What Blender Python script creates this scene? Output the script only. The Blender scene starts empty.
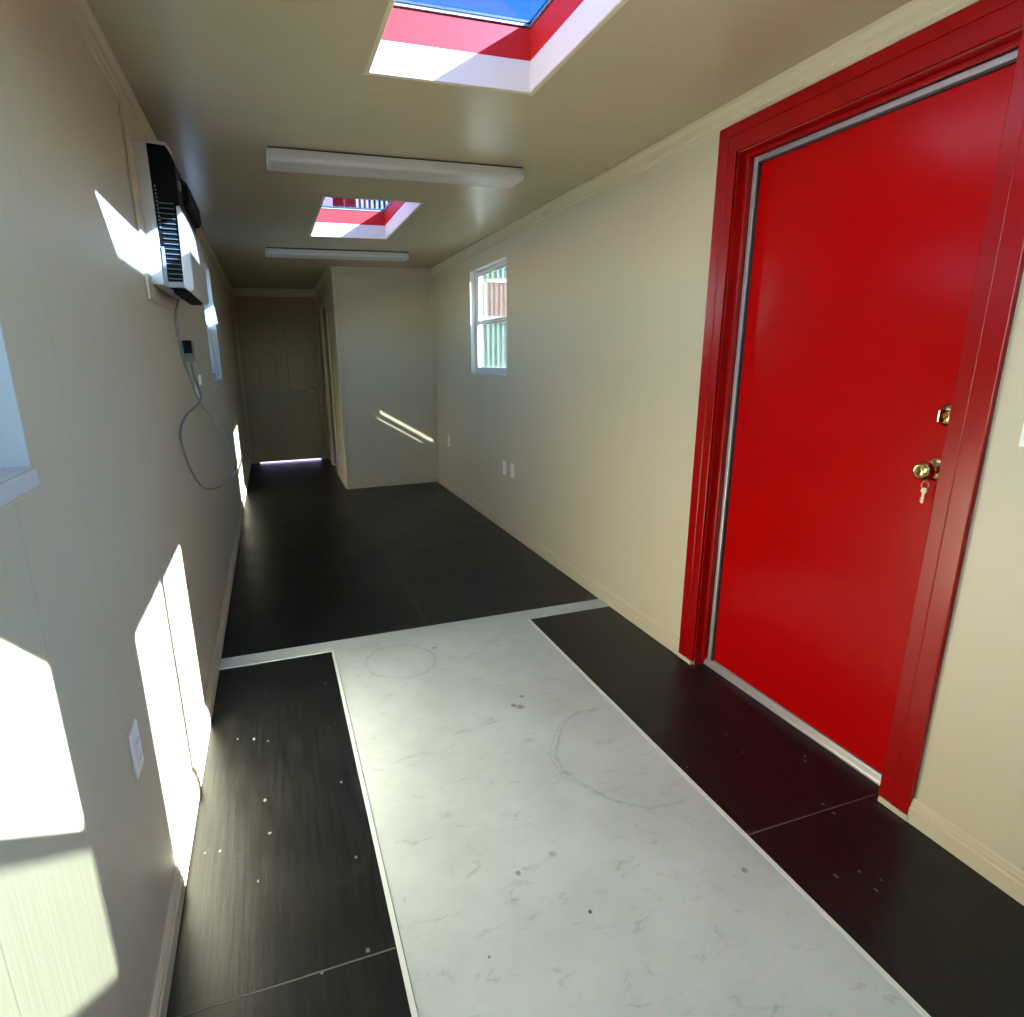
import bpy, bmesh, math, random
from mathutils import Matrix, Vector
random.seed(7)
S = bpy.context.scene
COL = S.collection
H = 2.30; W = 2.117; YF = 6.554; XP = 1.08; YB = 8.73; Y0 = -0.40
TH = 0.105                                   # wall thickness

# ------------------------------------------------------------------ materials
def new_mat(name):
    m = bpy.data.materials.new(name); m.use_nodes = True
    nt = m.node_tree
    return m, nt, nt.nodes['Principled BSDF']

def set_in(b, **k):
    for n, v in k.items():
        s = b.inputs[n.replace('_', ' ')]
        s.default_value = v

def plain(name, col, rough=0.5, metal=0.0, spec=0.5, coat=0.0, bump=0.0, bscale=60.0, var=0.0, vscale=3.0, stretch=(1, 1, 1), rvar=0.0):
    m, nt, b = new_mat(name)
    N, L = nt.nodes, nt.links
    c4 = (*col, 1)
    set_in(b, Base_Color=c4, Roughness=rough, Metallic=metal)
    b.inputs['Specular IOR Level'].default_value = spec
    b.inputs['Coat Weight'].default_value = coat
    tc = N.new('ShaderNodeTexCoord'); mp = N.new('ShaderNodeMapping'); mp.inputs['Scale'].default_value = stretch
    L.new(tc.outputs['Object'], mp.inputs['Vector'])
    if var > 0:
        n = N.new('ShaderNodeTexNoise'); n.inputs['Scale'].default_value = vscale; n.inputs['Detail'].default_value = 4
        L.new(mp.outputs[0], n.inputs['Vector'])
        mx = N.new('ShaderNodeMix'); mx.data_type = 'RGBA'
        mx.inputs[6].default_value = (*[max(0, x * (1 - var)) for x in col], 1)
        mx.inputs[7].default_value = (*[min(1, x * (1 + var)) for x in col], 1)
        L.new(n.outputs['Fac'], mx.inputs[0]); L.new(mx.outputs[2], b.inputs['Base Color'])
    if rvar > 0:
        n = N.new('ShaderNodeTexNoise'); n.inputs['Scale'].default_value = vscale * 2; n.inputs['Detail'].default_value = 5
        L.new(mp.outputs[0], n.inputs['Vector'])
        r = N.new('ShaderNodeMapRange'); r.inputs[3].default_value = rough - rvar; r.inputs[4].default_value = rough + rvar
        L.new(n.outputs['Fac'], r.inputs[0]); L.new(r.outputs[0], b.inputs['Roughness'])
    if bump > 0:
        n = N.new('ShaderNodeTexNoise'); n.inputs['Scale'].default_value = bscale; n.inputs['Detail'].default_value = 5
        L.new(mp.outputs[0], n.inputs['Vector'])
        bp = N.new('ShaderNodeBump'); bp.inputs['Strength'].default_value = bump; bp.inputs['Distance'].default_value = 0.004
        L.new(n.outputs['Fac'], bp.inputs['Height']); L.new(bp.outputs[0], b.inputs['Normal'])
    return m

def math_node(nt, op, a, b=None, c=None):
    n = nt.nodes.new('ShaderNodeMath'); n.operation = op
    for i, v in enumerate((a, b, c)):
        if v is None: continue
        if isinstance(v, (int, float)): n.inputs[i].default_value = v
        else: nt.links.new(v, n.inputs[i])
    return n.outputs[0]

def panelled(name, col, rough, axis, pitch, off, depth=1.0, grain=0.25, dark=0.25):
    """sheet panelling with embossed vertical wood grain and fine vertical grooves"""
    m, nt, b = new_mat(name); N, L = nt.nodes, nt.links
    b.inputs['Roughness'].default_value = rough
    tc = N.new('ShaderNodeTexCoord'); sx = N.new('ShaderNodeSeparateXYZ'); L.new(tc.outputs['Object'], sx.inputs[0])
    u = sx.outputs[axis]
    t = math_node(nt, 'DIVIDE', math_node(nt, 'SUBTRACT', u, off), pitch)
    f = math_node(nt, 'FRACT', math_node(nt, 'ADD', t, 0.5))
    d = math_node(nt, 'MULTIPLY', math_node(nt, 'ABSOLUTE', math_node(nt, 'SUBTRACT', f, 0.5)), pitch)
    mr = N.new('ShaderNodeMapRange'); mr.interpolation_type = 'SMOOTHSTEP'
    mr.inputs[1].default_value = 0.0006; mr.inputs[2].default_value = 0.004
    L.new(d, mr.inputs[0])
    mp = N.new('ShaderNodeMapping'); mp.inputs['Scale'].default_value = (40, 40, 1.4)
    L.new(tc.outputs['Object'], mp.inputs['Vector'])
    n1 = N.new('ShaderNodeTexNoise'); n1.inputs['Scale'].default_value = 1.6; n1.inputs['Detail'].default_value = 6; n1.inputs['Distortion'].default_value = 0.6
    L.new(mp.outputs[0], n1.inputs['Vector'])
    h = math_node(nt, 'ADD', math_node(nt, 'MULTIPLY', n1.outputs['Fac'], grain), math_node(nt, 'MULTIPLY', mr.outputs[0], depth))
    bp = N.new('ShaderNodeBump'); bp.inputs['Strength'].default_value = 0.5; bp.inputs['Distance'].default_value = 0.003
    L.new(h, bp.inputs['Height']); L.new(bp.outputs[0], b.inputs['Normal'])
    n2 = N.new('ShaderNodeTexNoise'); n2.inputs['Scale'].default_value = 1.7; n2.inputs['Detail'].default_value = 3
    L.new(tc.outputs['Object'], n2.inputs['Vector'])
    mx = N.new('ShaderNodeMix'); mx.data_type = 'RGBA'
    mx.inputs[6].default_value = (*[x * 0.95 for x in col], 1); mx.inputs[7].default_value = (*[min(1, x * 1.04) for x in col], 1)
    L.new(n2.outputs['Fac'], mx.inputs[0])
    mg = N.new('ShaderNodeMix'); mg.data_type = 'RGBA'
    mg.inputs[6].default_value = (*[x * (1 - dark) for x in col], 1)
    L.new(mr.outputs[0], mg.inputs[0]); L.new(mx.outputs[2], mg.inputs[7]); L.new(mg.outputs[2], b.inputs['Base Color'])
    return m

CREAM = (0.485, 0.424, 0.310)
M = {}
M['wall_l'] = panelled('cream_panel_left', CREAM, 0.45, 1, 0.305, 0.10, 0.5, 0.9, 0.10)
M['wall_r'] = panelled('cream_panel_right', CREAM, 0.45, 1, 1.22, 0.43, 0.12, 0.45, 0.02)
M['wall_x'] = panelled('cream_panel_across', CREAM, 0.45, 0, 1.22, 0.30, 0.3, 0.25, 0.08)
M['cream'] = plain('cream_trim_paint', (0.50, 0.435, 0.31), 0.38, var=0.03)
M['creamdoor'] = plain('cream_door_paint', (0.31, 0.235, 0.115), 0.4, var=0.03)  # cream darkened in its colour to hold the dimness of the far end
M['white'] = plain('white_vinyl', (0.52, 0.53, 0.53), 0.35)
M['offwhite'] = plain('white_plate_plastic', (0.80, 0.80, 0.76), 0.3)
M['shaftwhite'] = plain('white_shaft_paint', (0.76, 0.72, 0.60), 0.5, bump=0.1)
M['shaftred'] = plain('red_curb_paint', (0.58, 0.022, 0.016), 0.5, spec=0.2, bump=0.15, bscale=30)
M['red'] = plain('red_gloss_paint', (0.36, 0.0005, 0.0005), 0.22, spec=0.20, bump=0.12, bscale=14, rvar=0.05, vscale=2, var=0.06)
M['redtrim'] = plain('red_trim_paint', (0.27, 0.0006, 0.0006), 0.26, spec=0.30, bump=0.1, bscale=25)
M['alu'] = plain('weatherstrip_aluminium', (0.46, 0.42, 0.43), 0.42, metal=0.7)
M['brass'] = plain('polished_brass', (0.72, 0.50, 0.20), 0.18, metal=1.0)
M['darkgap'] = plain('dark_rubber', (0.02, 0.02, 0.022), 0.6)
M['black'] = plain('black_plastic', (0.003, 0.003, 0.0035), 0.6, spec=0.10)
M['acwhite'] = plain('white_appliance_plastic', (0.46, 0.45, 0.46), 0.4)
M['grey'] = plain('grey_plastic', (0.16, 0.17, 0.17), 0.45)
M['fins'] = plain('grey_fin_plastic', (0.10, 0.12, 0.12), 0.45)
M['cord'] = plain('grey_cord_rubber', (0.20, 0.20, 0.205), 0.5)
M['keymetal'] = plain('nickel_key', (0.42, 0.34, 0.26), 0.3, metal=1.0)
M['fixture'] = plain('white_enamel', (0.44, 0.43, 0.44), 0.35)
M['mint'] = plain('pale_mint_paint', (0.062, 0.100, 0.086), 0.9, spec=0.05)
M['outred'] = plain('faded_red_shutter', (0.095, 0.026, 0.024), 0.9, spec=0.05)
M['outwhite'] = plain('white_outdoor_paint', (0.15, 0.15, 0.15), 0.9, spec=0.05)
M['lav'] = plain('pale_lavender_wall', (0.12, 0.10, 0.19), 0.9, spec=0.05)
M['ground'] = plain('dark_asphalt', (0.10, 0.10, 0.10), 0.9, bump=0.3, bscale=8, var=0.1)
M['stackpaint'] = plain('dull_container_paint', (0.16, 0.13, 0.11), 0.7)
M['roofmetal'] = plain('container_steel', (0.45, 0.02, 0.02), 0.5)

def ceiling_mat():
    m, nt, b = new_mat('cream_satin_ceiling'); N, L = nt.nodes, nt.links
    set_in(b, Base_Color=(0.38, 0.335, 0.23, 1), Roughness=0.27); b.inputs['Specular IOR Level'].default_value = 0.36
    tc = N.new('ShaderNodeTexCoord'); mp = N.new('ShaderNodeMapping'); mp.inputs['Scale'].default_value = (0.9, 22, 1)
    L.new(tc.outputs['Object'], mp.inputs[0])
    n = N.new('ShaderNodeTexNoise'); n.inputs['Scale'].default_value = 1.0; n.inputs['Detail'].default_value = 3
    L.new(mp.outputs[0], n.inputs['Vector'])
    sx = N.new('ShaderNodeSeparateXYZ'); L.new(tc.outputs['Object'], sx.inputs[0])
    f = math_node(nt, 'FRACT', math_node(nt, 'DIVIDE', sx.outputs[1], 0.102))
    d = math_node(nt, 'ABSOLUTE', math_node(nt, 'SUBTRACT', f, 0.5))
    g = math_node(nt, 'LESS_THAN', math_node(nt, 'SUBTRACT', 0.5, d), 0.03)
    h = math_node(nt, 'SUBTRACT', math_node(nt, 'MULTIPLY', n.outputs['Fac'], 0.9), math_node(nt, 'MULTIPLY', g, 0.25))
    bp = N.new('ShaderNodeBump'); bp.inputs['Strength'].default_value = 0.55; bp.inputs['Distance'].default_value = 0.004
    L.new(h, bp.inputs['Height']); L.new(bp.outputs[0], b.inputs['Normal'])
    return m
M['ceil'] = ceiling_mat()

CHIPS = [(0.222, 1.795), (0.22, 2.457), (0.121, 2.176), (0.181, 2.154), (0.232, 2.123), (0.457, 2.129), (0.471, 1.798), (0.237, 1.641), (0.476, 1.461), (0.205, 1.469), (0.353, 1.147), (0.465, 1.167), (0.476, 2.476), (0.054, 1.625), (0.096, 1.618), (1.726, 0.954), (1.8, 0.945), (1.83, 0.904), (1.788, 0.885), (1.924, 1.174), (1.923, 1.133), (1.873, 1.466), (1.631, 1.466), (2.064, 1.375), (2.041, 1.354), (1.268, 3.526), (1.437, 3.48), (1.62, 3.335), (1.119, 3.154)]
def floor_black():
    m, nt, b = new_mat('black_painted_plywood'); N, L = nt.nodes, nt.links
    tc = N.new('ShaderNodeTexCoord')
    mp = N.new('ShaderNodeMapping'); mp.inputs['Scale'].default_value = (60, 3.5, 1); L.new(tc.outputs['Object'], mp.inputs[0])
    g = N.new('ShaderNodeTexNoise'); g.inputs['Scale'].default_value = 1.2; g.inputs['Detail'].default_value = 6; L.new(mp.outputs[0], g.inputs['Vector'])
    n2 = N.new('ShaderNodeTexNoise'); n2.inputs['Scale'].default_value = 3.0; n2.inputs['Detail'].default_value = 5; L.new(tc.outputs['Object'], n2.inputs['Vector'])
    cr = N.new('ShaderNodeValToRGB'); L.new(g.outputs['Fac'], cr.inputs[0])
    cr.color_ramp.elements[0].position = 0.38; cr.color_ramp.elements[0].color = (0.0028, 0.0028, 0.0028, 1)
    cr.color_ramp.elements[1].position = 0.85; cr.color_ramp.elements[1].color = (0.014, 0.0135, 0.0135, 1)
    # small chips of bare wood
    v = N.new('ShaderNodeTexVoronoi'); v.inputs['Scale'].default_value = 11; v.inputs['Randomness'].default_value = 1
    mv = N.new('ShaderNodeMapping'); mv.inputs['Scale'].default_value = (1.3, 0.8, 1); L.new(tc.outputs['Object'], mv.inputs[0]); L.new(mv.outputs[0], v.inputs['Vector'])
    rnd = N.new('ShaderNodeSeparateColor'); L.new(v.outputs['Color'], rnd.inputs[0])
    thr = math_node(nt, 'MULTIPLY', math_node(nt, 'GREATER_THAN', rnd.outputs[0], 0.86), math_node(nt, 'MULTIPLY', rnd.outputs[1], 0.055))
    chip = math_node(nt, 'LESS_THAN', v.outputs['Distance'], thr)
    sx = N.new('ShaderNodeSeparateXYZ'); L.new(tc.outputs['Object'], sx.inputs[0])
    for k, (x, y) in enumerate(CHIPS):
        dx = math_node(nt, 'SUBTRACT', sx.outputs[0], x); dy = math_node(nt, 'MULTIPLY', math_node(nt, 'SUBTRACT', sx.outputs[1], y), (.6, 1.0, .8)[k % 3])
        dd = math_node(nt, 'ADD', math_node(nt, 'MULTIPLY', dx, dx), math_node(nt, 'MULTIPLY', dy, dy))
        chip = math_node(nt, 'MAXIMUM', chip, math_node(nt, 'LESS_THAN', dd, (.0045, .0032, .0038, .005)[k % 4] ** 2))
    # pale dusty scuffs
    ms = N.new('ShaderNodeMapping'); ms.inputs['Scale'].default_value = (3, 2, 1); ms.inputs['Rotation'].default_value = (0, 0, .6); L.new(tc.outputs['Object'], ms.inputs[0])
    ns = N.new('ShaderNodeTexNoise'); ns.inputs['Scale'].default_value = 3; ns.inputs['Detail'].default_value = 8; ns.inputs['Roughness'].default_value = .7; ns.inputs['Distortion'].default_value = 1.5
    L.new(ms.outputs[0], ns.inputs['Vector'])
    sm = N.new('ShaderNodeMapRange'); sm.inputs[1].default_value = .60; sm.inputs[2].default_value = .78; L.new(ns.outputs['Fac'], sm.inputs[0])
    c0 = N.new('ShaderNodeMix'); c0.data_type = 'RGBA'; L.new(math_node(nt, 'MULTIPLY', sm.outputs[0], .5), c0.inputs[0]); L.new(cr.outputs[0], c0.inputs[6]); c0.inputs[7].default_value = (.05, .048, .046, 1)
    c1 = N.new('ShaderNodeMix'); c1.data_type = 'RGBA'; L.new(c0.outputs[2], c1.inputs[6]); c1.inputs[7].default_value = (0.22, 0.21, 0.20, 1)
    L.new(math_node(nt, 'MULTIPLY', chip, 0.8), c1.inputs[0])
    L.new(c1.outputs[2], b.inputs['Base Color'])
    r = N.new('ShaderNodeMapRange'); r.inputs[3].default_value = 0.24; r.inputs[4].default_value = 0.46; L.new(n2.outputs['Fac'], r.inputs[0])
    L.new(r.outputs[0], b.inputs['Roughness'])
    bp = N.new('ShaderNodeBump'); bp.inputs['Strength'].default_value = 0.22; bp.inputs['Distance'].default_value = 0.002
    L.new(g.outputs['Fac'], bp.inputs['Height']); L.new(bp.outputs[0], b.inputs['Normal'])
    b.inputs['Specular IOR Level'].default_value = 0.32
    return m
M['floor'] = floor_black()

def floor_white():
    m, nt, b = new_mat('scuffed_white_sheet'); N, L = nt.nodes, nt.links
    tc = N.new('ShaderNodeTexCoord')
    n = N.new('ShaderNodeTexNoise'); n.inputs['Scale'].default_value = 2.2; n.inputs['Detail'].default_value = 8; n.inputs['Roughness'].default_value = 0.65
    L.new(tc.outputs['Object'], n.inputs['Vector'])
    cr = N.new('ShaderNodeValToRGB'); L.new(n.outputs['Fac'], cr.inputs[0])
    cr.color_ramp.elements[0].position = 0.30; cr.color_ramp.elements[0].color = (0.385, 0.42, 0.42, 1)
    cr.color_ramp.elements[1].position = 0.62; cr.color_ramp.elements[1].color = (0.49, 0.53, 0.53, 1)
    # fine scuffs
    mp = N.new('ShaderNodeMapping'); mp.inputs['Scale'].default_value = (6, 14, 1); mp.inputs['Rotation'].default_value = (0, 0, 0.35)
    L.new(tc.outputs['Object'], mp.inputs[0])
    s = N.new('ShaderNodeTexNoise'); s.inputs['Scale'].default_value = 1.6; s.inputs['Detail'].default_value = 9; s.inputs['Roughness'].default_value = 0.75; s.inputs['Distortion'].default_value = 1.0
    L.new(mp.outputs[0], s.inputs['Vector'])
    sr = N.new('ShaderNodeMapRange'); sr.inputs[1].default_value = 0.565; sr.inputs[2].default_value = 0.72; L.new(s.outputs['Fac'], sr.inputs[0])
    fac = math_node(nt, 'MULTIPLY', sr.outputs[0], 0.42)
    # a dark crescent scuff and a few round black spots
    sx = N.new('ShaderNodeSeparateXYZ'); L.new(tc.outputs['Object'], sx.inputs[0])
    ox, oy = 1.06, 2.8                       # the panel's own origin
    def dist(x, y):
        x, y = x - ox, y - oy
        dx = math_node(nt, 'SUBTRACT', sx.outputs[0], x); dy = math_node(nt, 'SUBTRACT', sx.outputs[1], y)
        return math_node(nt, 'SQRT', math_node(nt, 'ADD', math_node(nt, 'MULTIPLY', dx, dx), math_node(nt, 'MULTIPLY', dy, dy)))
    for (x, y, rr, wd, amt, lim) in ((1.50, 1.61, 0.273, 0.011, 0.34, 0.02), (0.84, 2.55, 0.16, 0.012, 0.22, 0.2), (1.47, 1.62, 0.262, 0.006, 0.22, -0.1)):
        ring = math_node(nt, 'ABSOLUTE', math_node(nt, 'SUBTRACT', math_node(nt, 'MULTIPLY_ADD', n.outputs['Fac'], .14, dist(x, y)), rr + .07))
        k = N.new('ShaderNodeMapRange'); k.inputs[1].default_value = wd; k.inputs[2].default_value = 0.0; L.new(ring, k.inputs[0])
        n3 = N.new('ShaderNodeMapRange'); n3.inputs[1].default_value = 0.44; n3.inputs[2].default_value = 0.62; L.new(s.outputs['Fac'], n3.inputs[0])
        side = math_node(nt, 'LESS_THAN', sx.outputs[0], x - ox + lim)
        fac = math_node(nt, 'MAXIMUM', fac, math_node(nt, 'MULTIPLY', math_node(nt, 'MULTIPLY', k.outputs[0], side), math_node(nt, 'MULTIPLY_ADD', n3.outputs[0], amt, 0.12)))
    for (x, y, rr, a) in ((1.03, 1.077, 0.0065, 1.0), (1.224, 2.0, 0.016, 0.55), (1.20, 2.02, 0.010, 0.7), (1.26, 2.07, 0.009, 0.6), (0.90, 1.25, 0.006, 0.6), (1.02, 1.28, 0.010, 0.4), (0.74, 1.05, 0.004, 0.7), (1.50, 1.05, 0.008, 0.6), (1.02, 2.62, 0.012, 0.5)):
        wob = math_node(nt, 'MULTIPLY_ADD', s.outputs['Fac'], -0.03, 0.015)
        k = N.new('ShaderNodeMapRange'); k.inputs[1].default_value = rr * 1.25; k.inputs[2].default_value = rr * 0.75; L.new(math_node(nt, 'ADD', dist(x, y), wob), k.inputs[0])
        fac = math_node(nt, 'MAXIMUM', fac, math_node(nt, 'MULTIPLY', k.outputs[0], a))
    mx = N.new('ShaderNodeMix'); mx.data_type = 'RGBA'; L.new(fac, mx.inputs[0]); L.new(cr.outputs[0], mx.inputs[6]); mx.inputs[7].default_value = (0.05, 0.045, 0.045, 1)
    L.new(mx.outputs[2], b.inputs['Base Color'])
    b.inputs['Roughness'].default_value = 0.42
    bp = N.new('ShaderNodeBump'); bp.inputs['Strength'].default_value = 0.1; bp.inputs['Distance'].default_value = 0.002
    L.new(s.outputs['Fac'], bp.inputs['Height']); L.new(bp.outputs[0], b.inputs['Normal'])
    return m
M['wfloor'] = floor_white()
M['edge'] = plain('pale_sheet_edge', (0.62, 0.65, 0.63), 0.4)
M['seam'] = plain('worn_plywood_joint', (0.09, 0.085, 0.08), 0.6)

def glass_mat(name, tint, refl=0.5):
    """thin pane: straight see-through with a fresnel mirror sheen"""
    m = bpy.data.materials.new(name); m.use_nodes = True; nt = m.node_tree; N, L = nt.nodes, nt.links
    N.clear(); out = N.new('ShaderNodeOutputMaterial')
    t = N.new('ShaderNodeBsdfTransparent'); t.inputs[0].default_value = (*tint, 1)
    g = N.new('ShaderNodeBsdfGlossy'); g.inputs['Roughness'].default_value = 0.02
    fr = N.new('ShaderNodeFresnel'); fr.inputs[0].default_value = 1.45
    mx = N.new('ShaderNodeMixShader'); L.new(math_node(nt, 'MULTIPLY', fr.outputs[0], refl), mx.inputs[0])
    L.new(t.outputs[0], mx.inputs[1]); L.new(g.outputs[0], mx.inputs[2]); L.new(mx.outputs[0], out.inputs[0])
    return m
M['glass'] = glass_mat('window_glass', (0.93, 0.97, 0.95))
M['skyglass'] = glass_mat('skylight_glass', (0.29, 0.36, 0.47), 0.25)

def screen_mat():
    m = bpy.data.materials.new('insect_screen'); m.use_nodes = True; nt = m.node_tree; N, L = nt.nodes, nt.links
    N.clear(); out = N.new('ShaderNodeOutputMaterial')
    t = N.new('ShaderNodeBsdfTransparent'); d = N.new('ShaderNodeBsdfDiffuse'); d.inputs[0].default_value = (0.22, 0.25, 0.24, 1)
    mx = N.new('ShaderNodeMixShader'); mx.inputs[0].default_value = 0.55
    L.new(t.outputs[0], mx.inputs[1]); L.new(d.outputs[0], mx.inputs[2]); L.new(mx.outputs[0], out.inputs[0])
    return m
M['screen'] = screen_mat()
M['film'] = glass_mat('dark_film_glass', (0.225, 0.250, 0.240), 0.6)  # pane darkened beyond ordinary glass to dim the sun patch it throws

# ------------------------------------------------------------------ mesh helpers
class MB:
    def __init__(s): s.v = []; s.f = []
    def add(s, vs, fs):
        k = len(s.v); s.v += [tuple(v) for v in vs]; s.f += [tuple(i + k for i in f) for f in fs]; return s
    def box(s, x0, x1, y0, y1, z0, z1):
        v = [(x, y, z) for z in (z0, z1) for y in (y0, y1) for x in (x0, x1)]
        return s.add(v, [(0, 2, 3, 1), (4, 5, 7, 6), (0, 1, 5, 4), (2, 6, 7, 3), (0, 4, 6, 2), (1, 3, 7, 5)])
    def prism(s, pts, axis, a0, a1):
        """closed 2-D outline swept along an axis; outline coords are the two other axes in order"""
        n = len(pts)
        def mk(p, a):
            q = list(p); q.insert(axis, a); return tuple(q)
        v = [mk(p, a0) for p in pts] + [mk(p, a1) for p in pts]
        f = [tuple(range(n))[::-1], tuple(range(n, 2 * n))] + [(i, (i + 1) % n, n + (i + 1) % n, n + i) for i in range(n)]
        return s.add(v, f)
    def lathe(s, prof, origin, axis, seg=28):
        """profile (r, h) turned about an axis through origin"""
        a = Vector(axis).normalized(); u = a.orthogonal().normalized(); w = a.cross(u)
        v = []; o = Vector(origin)
        for r, h in prof:
            for i in range(seg):
                t = 2 * math.pi * i / seg
                v.append(o + a * h + (u * math.cos(t) + w * math.sin(t)) * max(r, 1e-5))
        f = []
        for j in range(len(prof) - 1):
            for i in range(seg):
                f.append((j * seg + i, j * seg + (i + 1) % seg, (j + 1) * seg + (i + 1) % seg, (j + 1) * seg + i))
        f.append(tuple(range(seg))[::-1]); f.append(tuple((len(prof) - 1) * seg + i for i in range(seg)))
        return s.add(v, f)
    def tube(s, pts, r, seg=10, closed=False):
        P = [Vector(p) for p in pts]; rings = []
        n0 = None
        for i, p in enumerate(P):
            t = (P[min(i + 1, len(P) - 1)] - P[max(i - 1, 0)]).normalized()
            if n0 is None: n0 = t.orthogonal().normalized()
            n0 = (n0 - t * n0.dot(t)).normalized(); b = t.cross(n0)
            rings.append([p + (n0 * math.cos(2 * math.pi * k / seg) + b * math.sin(2 * math.pi * k / seg)) * r for k in range(seg)])
        v = [q for rg in rings for q in rg]
        f = [(j * seg + k, j * seg + (k + 1) % seg, (j + 1) * seg + (k + 1) % seg, (j + 1) * seg + k) for j in range(len(P) - 1) for k in range(seg)]
        f += [tuple(range(seg))[::-1], tuple((len(P) - 1) * seg + k for k in range(seg))]
        return s.add(v, f)
    def build(s, name, mat, parent=None, bevel=0.0, smooth=False, segs=2):
        bm = bmesh.new(); vs = [bm.verts.new(v) for v in s.v]
        for f in s.f:
            try: bm.faces.new([vs[i] for i in f])
            except ValueError: pass
        bmesh.ops.recalc_face_normals(bm, faces=bm.faces)
        if smooth:
            for f in bm.faces: f.smooth = True
        me = bpy.data.meshes.new(name); bm.to_mesh(me); bm.free()
        if parent is not None and parent.type == 'EMPTY':
            me.transform(Matrix.Translation(-parent.location))
        elif parent is not None and parent.parent is not None:
            me.transform(Matrix.Translation(-parent.parent.location))
        me.materials.append(mat)
        if smooth: me.set_sharp_from_angle(angle=math.radians(40))
        o = bpy.data.objects.new(name, me); COL.objects.link(o)
        if parent is not None: o.parent = parent
        if bevel > 0:
            b = o.modifiers.new('soft_edge', 'BEVEL'); b.width = bevel; b.segments = segs; b.limit_method = 'ANGLE'; b.angle_limit = math.radians(40)
        return o

def spline(pts, n=10):
    P = [Vector(p) for p in pts]; P = [P[0] * 2 - P[1]] + P + [P[-1] * 2 - P[-2]]; out = []
    for i in range(1, len(P) - 2):
        for k in range(n):
            t = k / n; a, b, c, d = P[i - 1], P[i], P[i + 1], P[i + 2]
            out.append(0.5 * ((2 * b) + (c - a) * t + (2 * a - 5 * b + 4 * c - d) * t * t + (3 * b - a - 3 * c + d) * t ** 3))
    out.append(P[-2]); return out

def thing(name, loc, label, cat=None, group=None, kind=None):
    o = bpy.data.objects.new(name, None); COL.objects.link(o); o.location = loc; o.empty_display_size = 0.1
    return tag(o, label, cat, group, kind)
def tag(o, label=None, cat=None, group=None, kind=None):
    if label: o['label'] = label
    if cat: o['category'] = cat
    if group: o['group'] = group
    if kind: o['kind'] = kind
    return o
def copy_tree(root, offset, label):
    r = root.copy(); COL.objects.link(r); r.location = root.location + Vector(offset); r['label'] = label
    for ch in list(root.children):
        c = ch.copy(); COL.objects.link(c); c.parent = r
        for g in list(ch.children):
            d = g.copy(); COL.objects.link(d); d.parent = c
    return r

def slab(name, axis, c0, c1, u0, u1, v0, v1, holes, mat, label, cat='wall'):
    """solid slab with rectangular openings; axis = thin axis; u, v = the other two axes in order"""
    us = sorted({u0, u1, *[h[0] for h in holes], *[h[1] for h in holes]})
    vs = sorted({v0, v1, *[h[2] for h in holes], *[h[3] for h in holes]})
    def solid(i, j):
        if i < 0 or j < 0 or i >= len(us) - 1 or j >= len(vs) - 1: return False
        cu = (us[i] + us[i + 1]) / 2; cv = (vs[j] + vs[j + 1]) / 2
        return not any(h[0] < cu < h[1] and h[2] < cv < h[3] for h in holes)
    bm = bmesh.new(); cache = {}
    def V(i, j, c):
        k = (i, j, c)
        if k not in cache:
            q = [us[i], vs[j]]; q.insert(axis, (c0, c1)[c]); cache[k] = bm.verts.new(q)
        return cache[k]
    for i in range(len(us) - 1):
        for j in range(len(vs) - 1):
            if not solid(i, j): continue
            for c in (0, 1): bm.faces.new([V(i, j, c), V(i + 1, j, c), V(i + 1, j + 1, c), V(i, j + 1, c)])
            if not solid(i - 1, j): bm.faces.new([V(i, j, 0), V(i, j + 1, 0), V(i, j + 1, 1), V(i, j, 1)])
            if not solid(i + 1, j): bm.faces.new([V(i + 1, j, 0), V(i + 1, j + 1, 0), V(i + 1, j + 1, 1), V(i + 1, j, 1)])
            if not solid(i, j - 1): bm.faces.new([V(i, j, 0), V(i + 1, j, 0), V(i + 1, j, 1), V(i, j, 1)])
            if not solid(i, j + 1): bm.faces.new([V(i, j + 1, 0), V(i + 1, j + 1, 0), V(i + 1, j + 1, 1), V(i, j + 1, 1)])
    bmesh.ops.recalc_face_normals(bm, faces=bm.faces)
    me = bpy.data.meshes.new(name); bm.to_mesh(me); bm.free(); me.materials.append(mat)
    o = bpy.data.objects.new(name, me); COL.objects.link(o)
    return tag(o, label, cat, kind='structure')

# ------------------------------------------------------------------ shell
WZ0, WZ1 = 1.25, 2.11
WR = (4.39, 5.26)            # window seen in the right wall
WRN = (-0.14, 0.76)          # window of the right wall beside the camera
WL = (4.60, 5.46)            # far left window
WLN = (0.22, 1.10)           # near left window
BX = (0.35, 2.05); BZ = (1.44, 2.213)
DY = (1.131, 2.047); DZT = 2.124
slab('wall_left', 0, -TH, 0, Y0 - .1, YB + .1, -.02, H + .02, [(WL[0], WL[1], WZ0, WZ1), (WLN[0], WLN[1], WZ0, WZ1)], M['wall_l'], 'long cream panelled wall carrying the air conditioner')
slab('wall_right', 0, W, W + TH, Y0 - .1, YF + .2, -.02, H + .02, [(WR[0], WR[1], WZ0, WZ1), (WRN[0], WRN[1], WZ0, 2.13), (DY[0], DY[1], -.019, DZT)], M['wall_r'], 'long cream wall with the red door and small window')
slab('wall_back', 1, Y0 - .1, Y0, 0, W, -.02, H + .02, [(BX[0], BX[1], BZ[0], BZ[1])], M['wall_x'], 'end wall behind the viewer with one window')
slab('wall_far', 1, YB, YB + .1, 0, XP, -.02, H + .02, [(0.10, 1.01, -.019, 2.135)], M['wall_x'], 'dark narrow wall around the six panel door')
slab('wall_partition', 1, YF, YF + .08, XP, W, -.02, H, [], M['wall_x'], 'cream partition wall with the slanting glint of sunlight')
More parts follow.
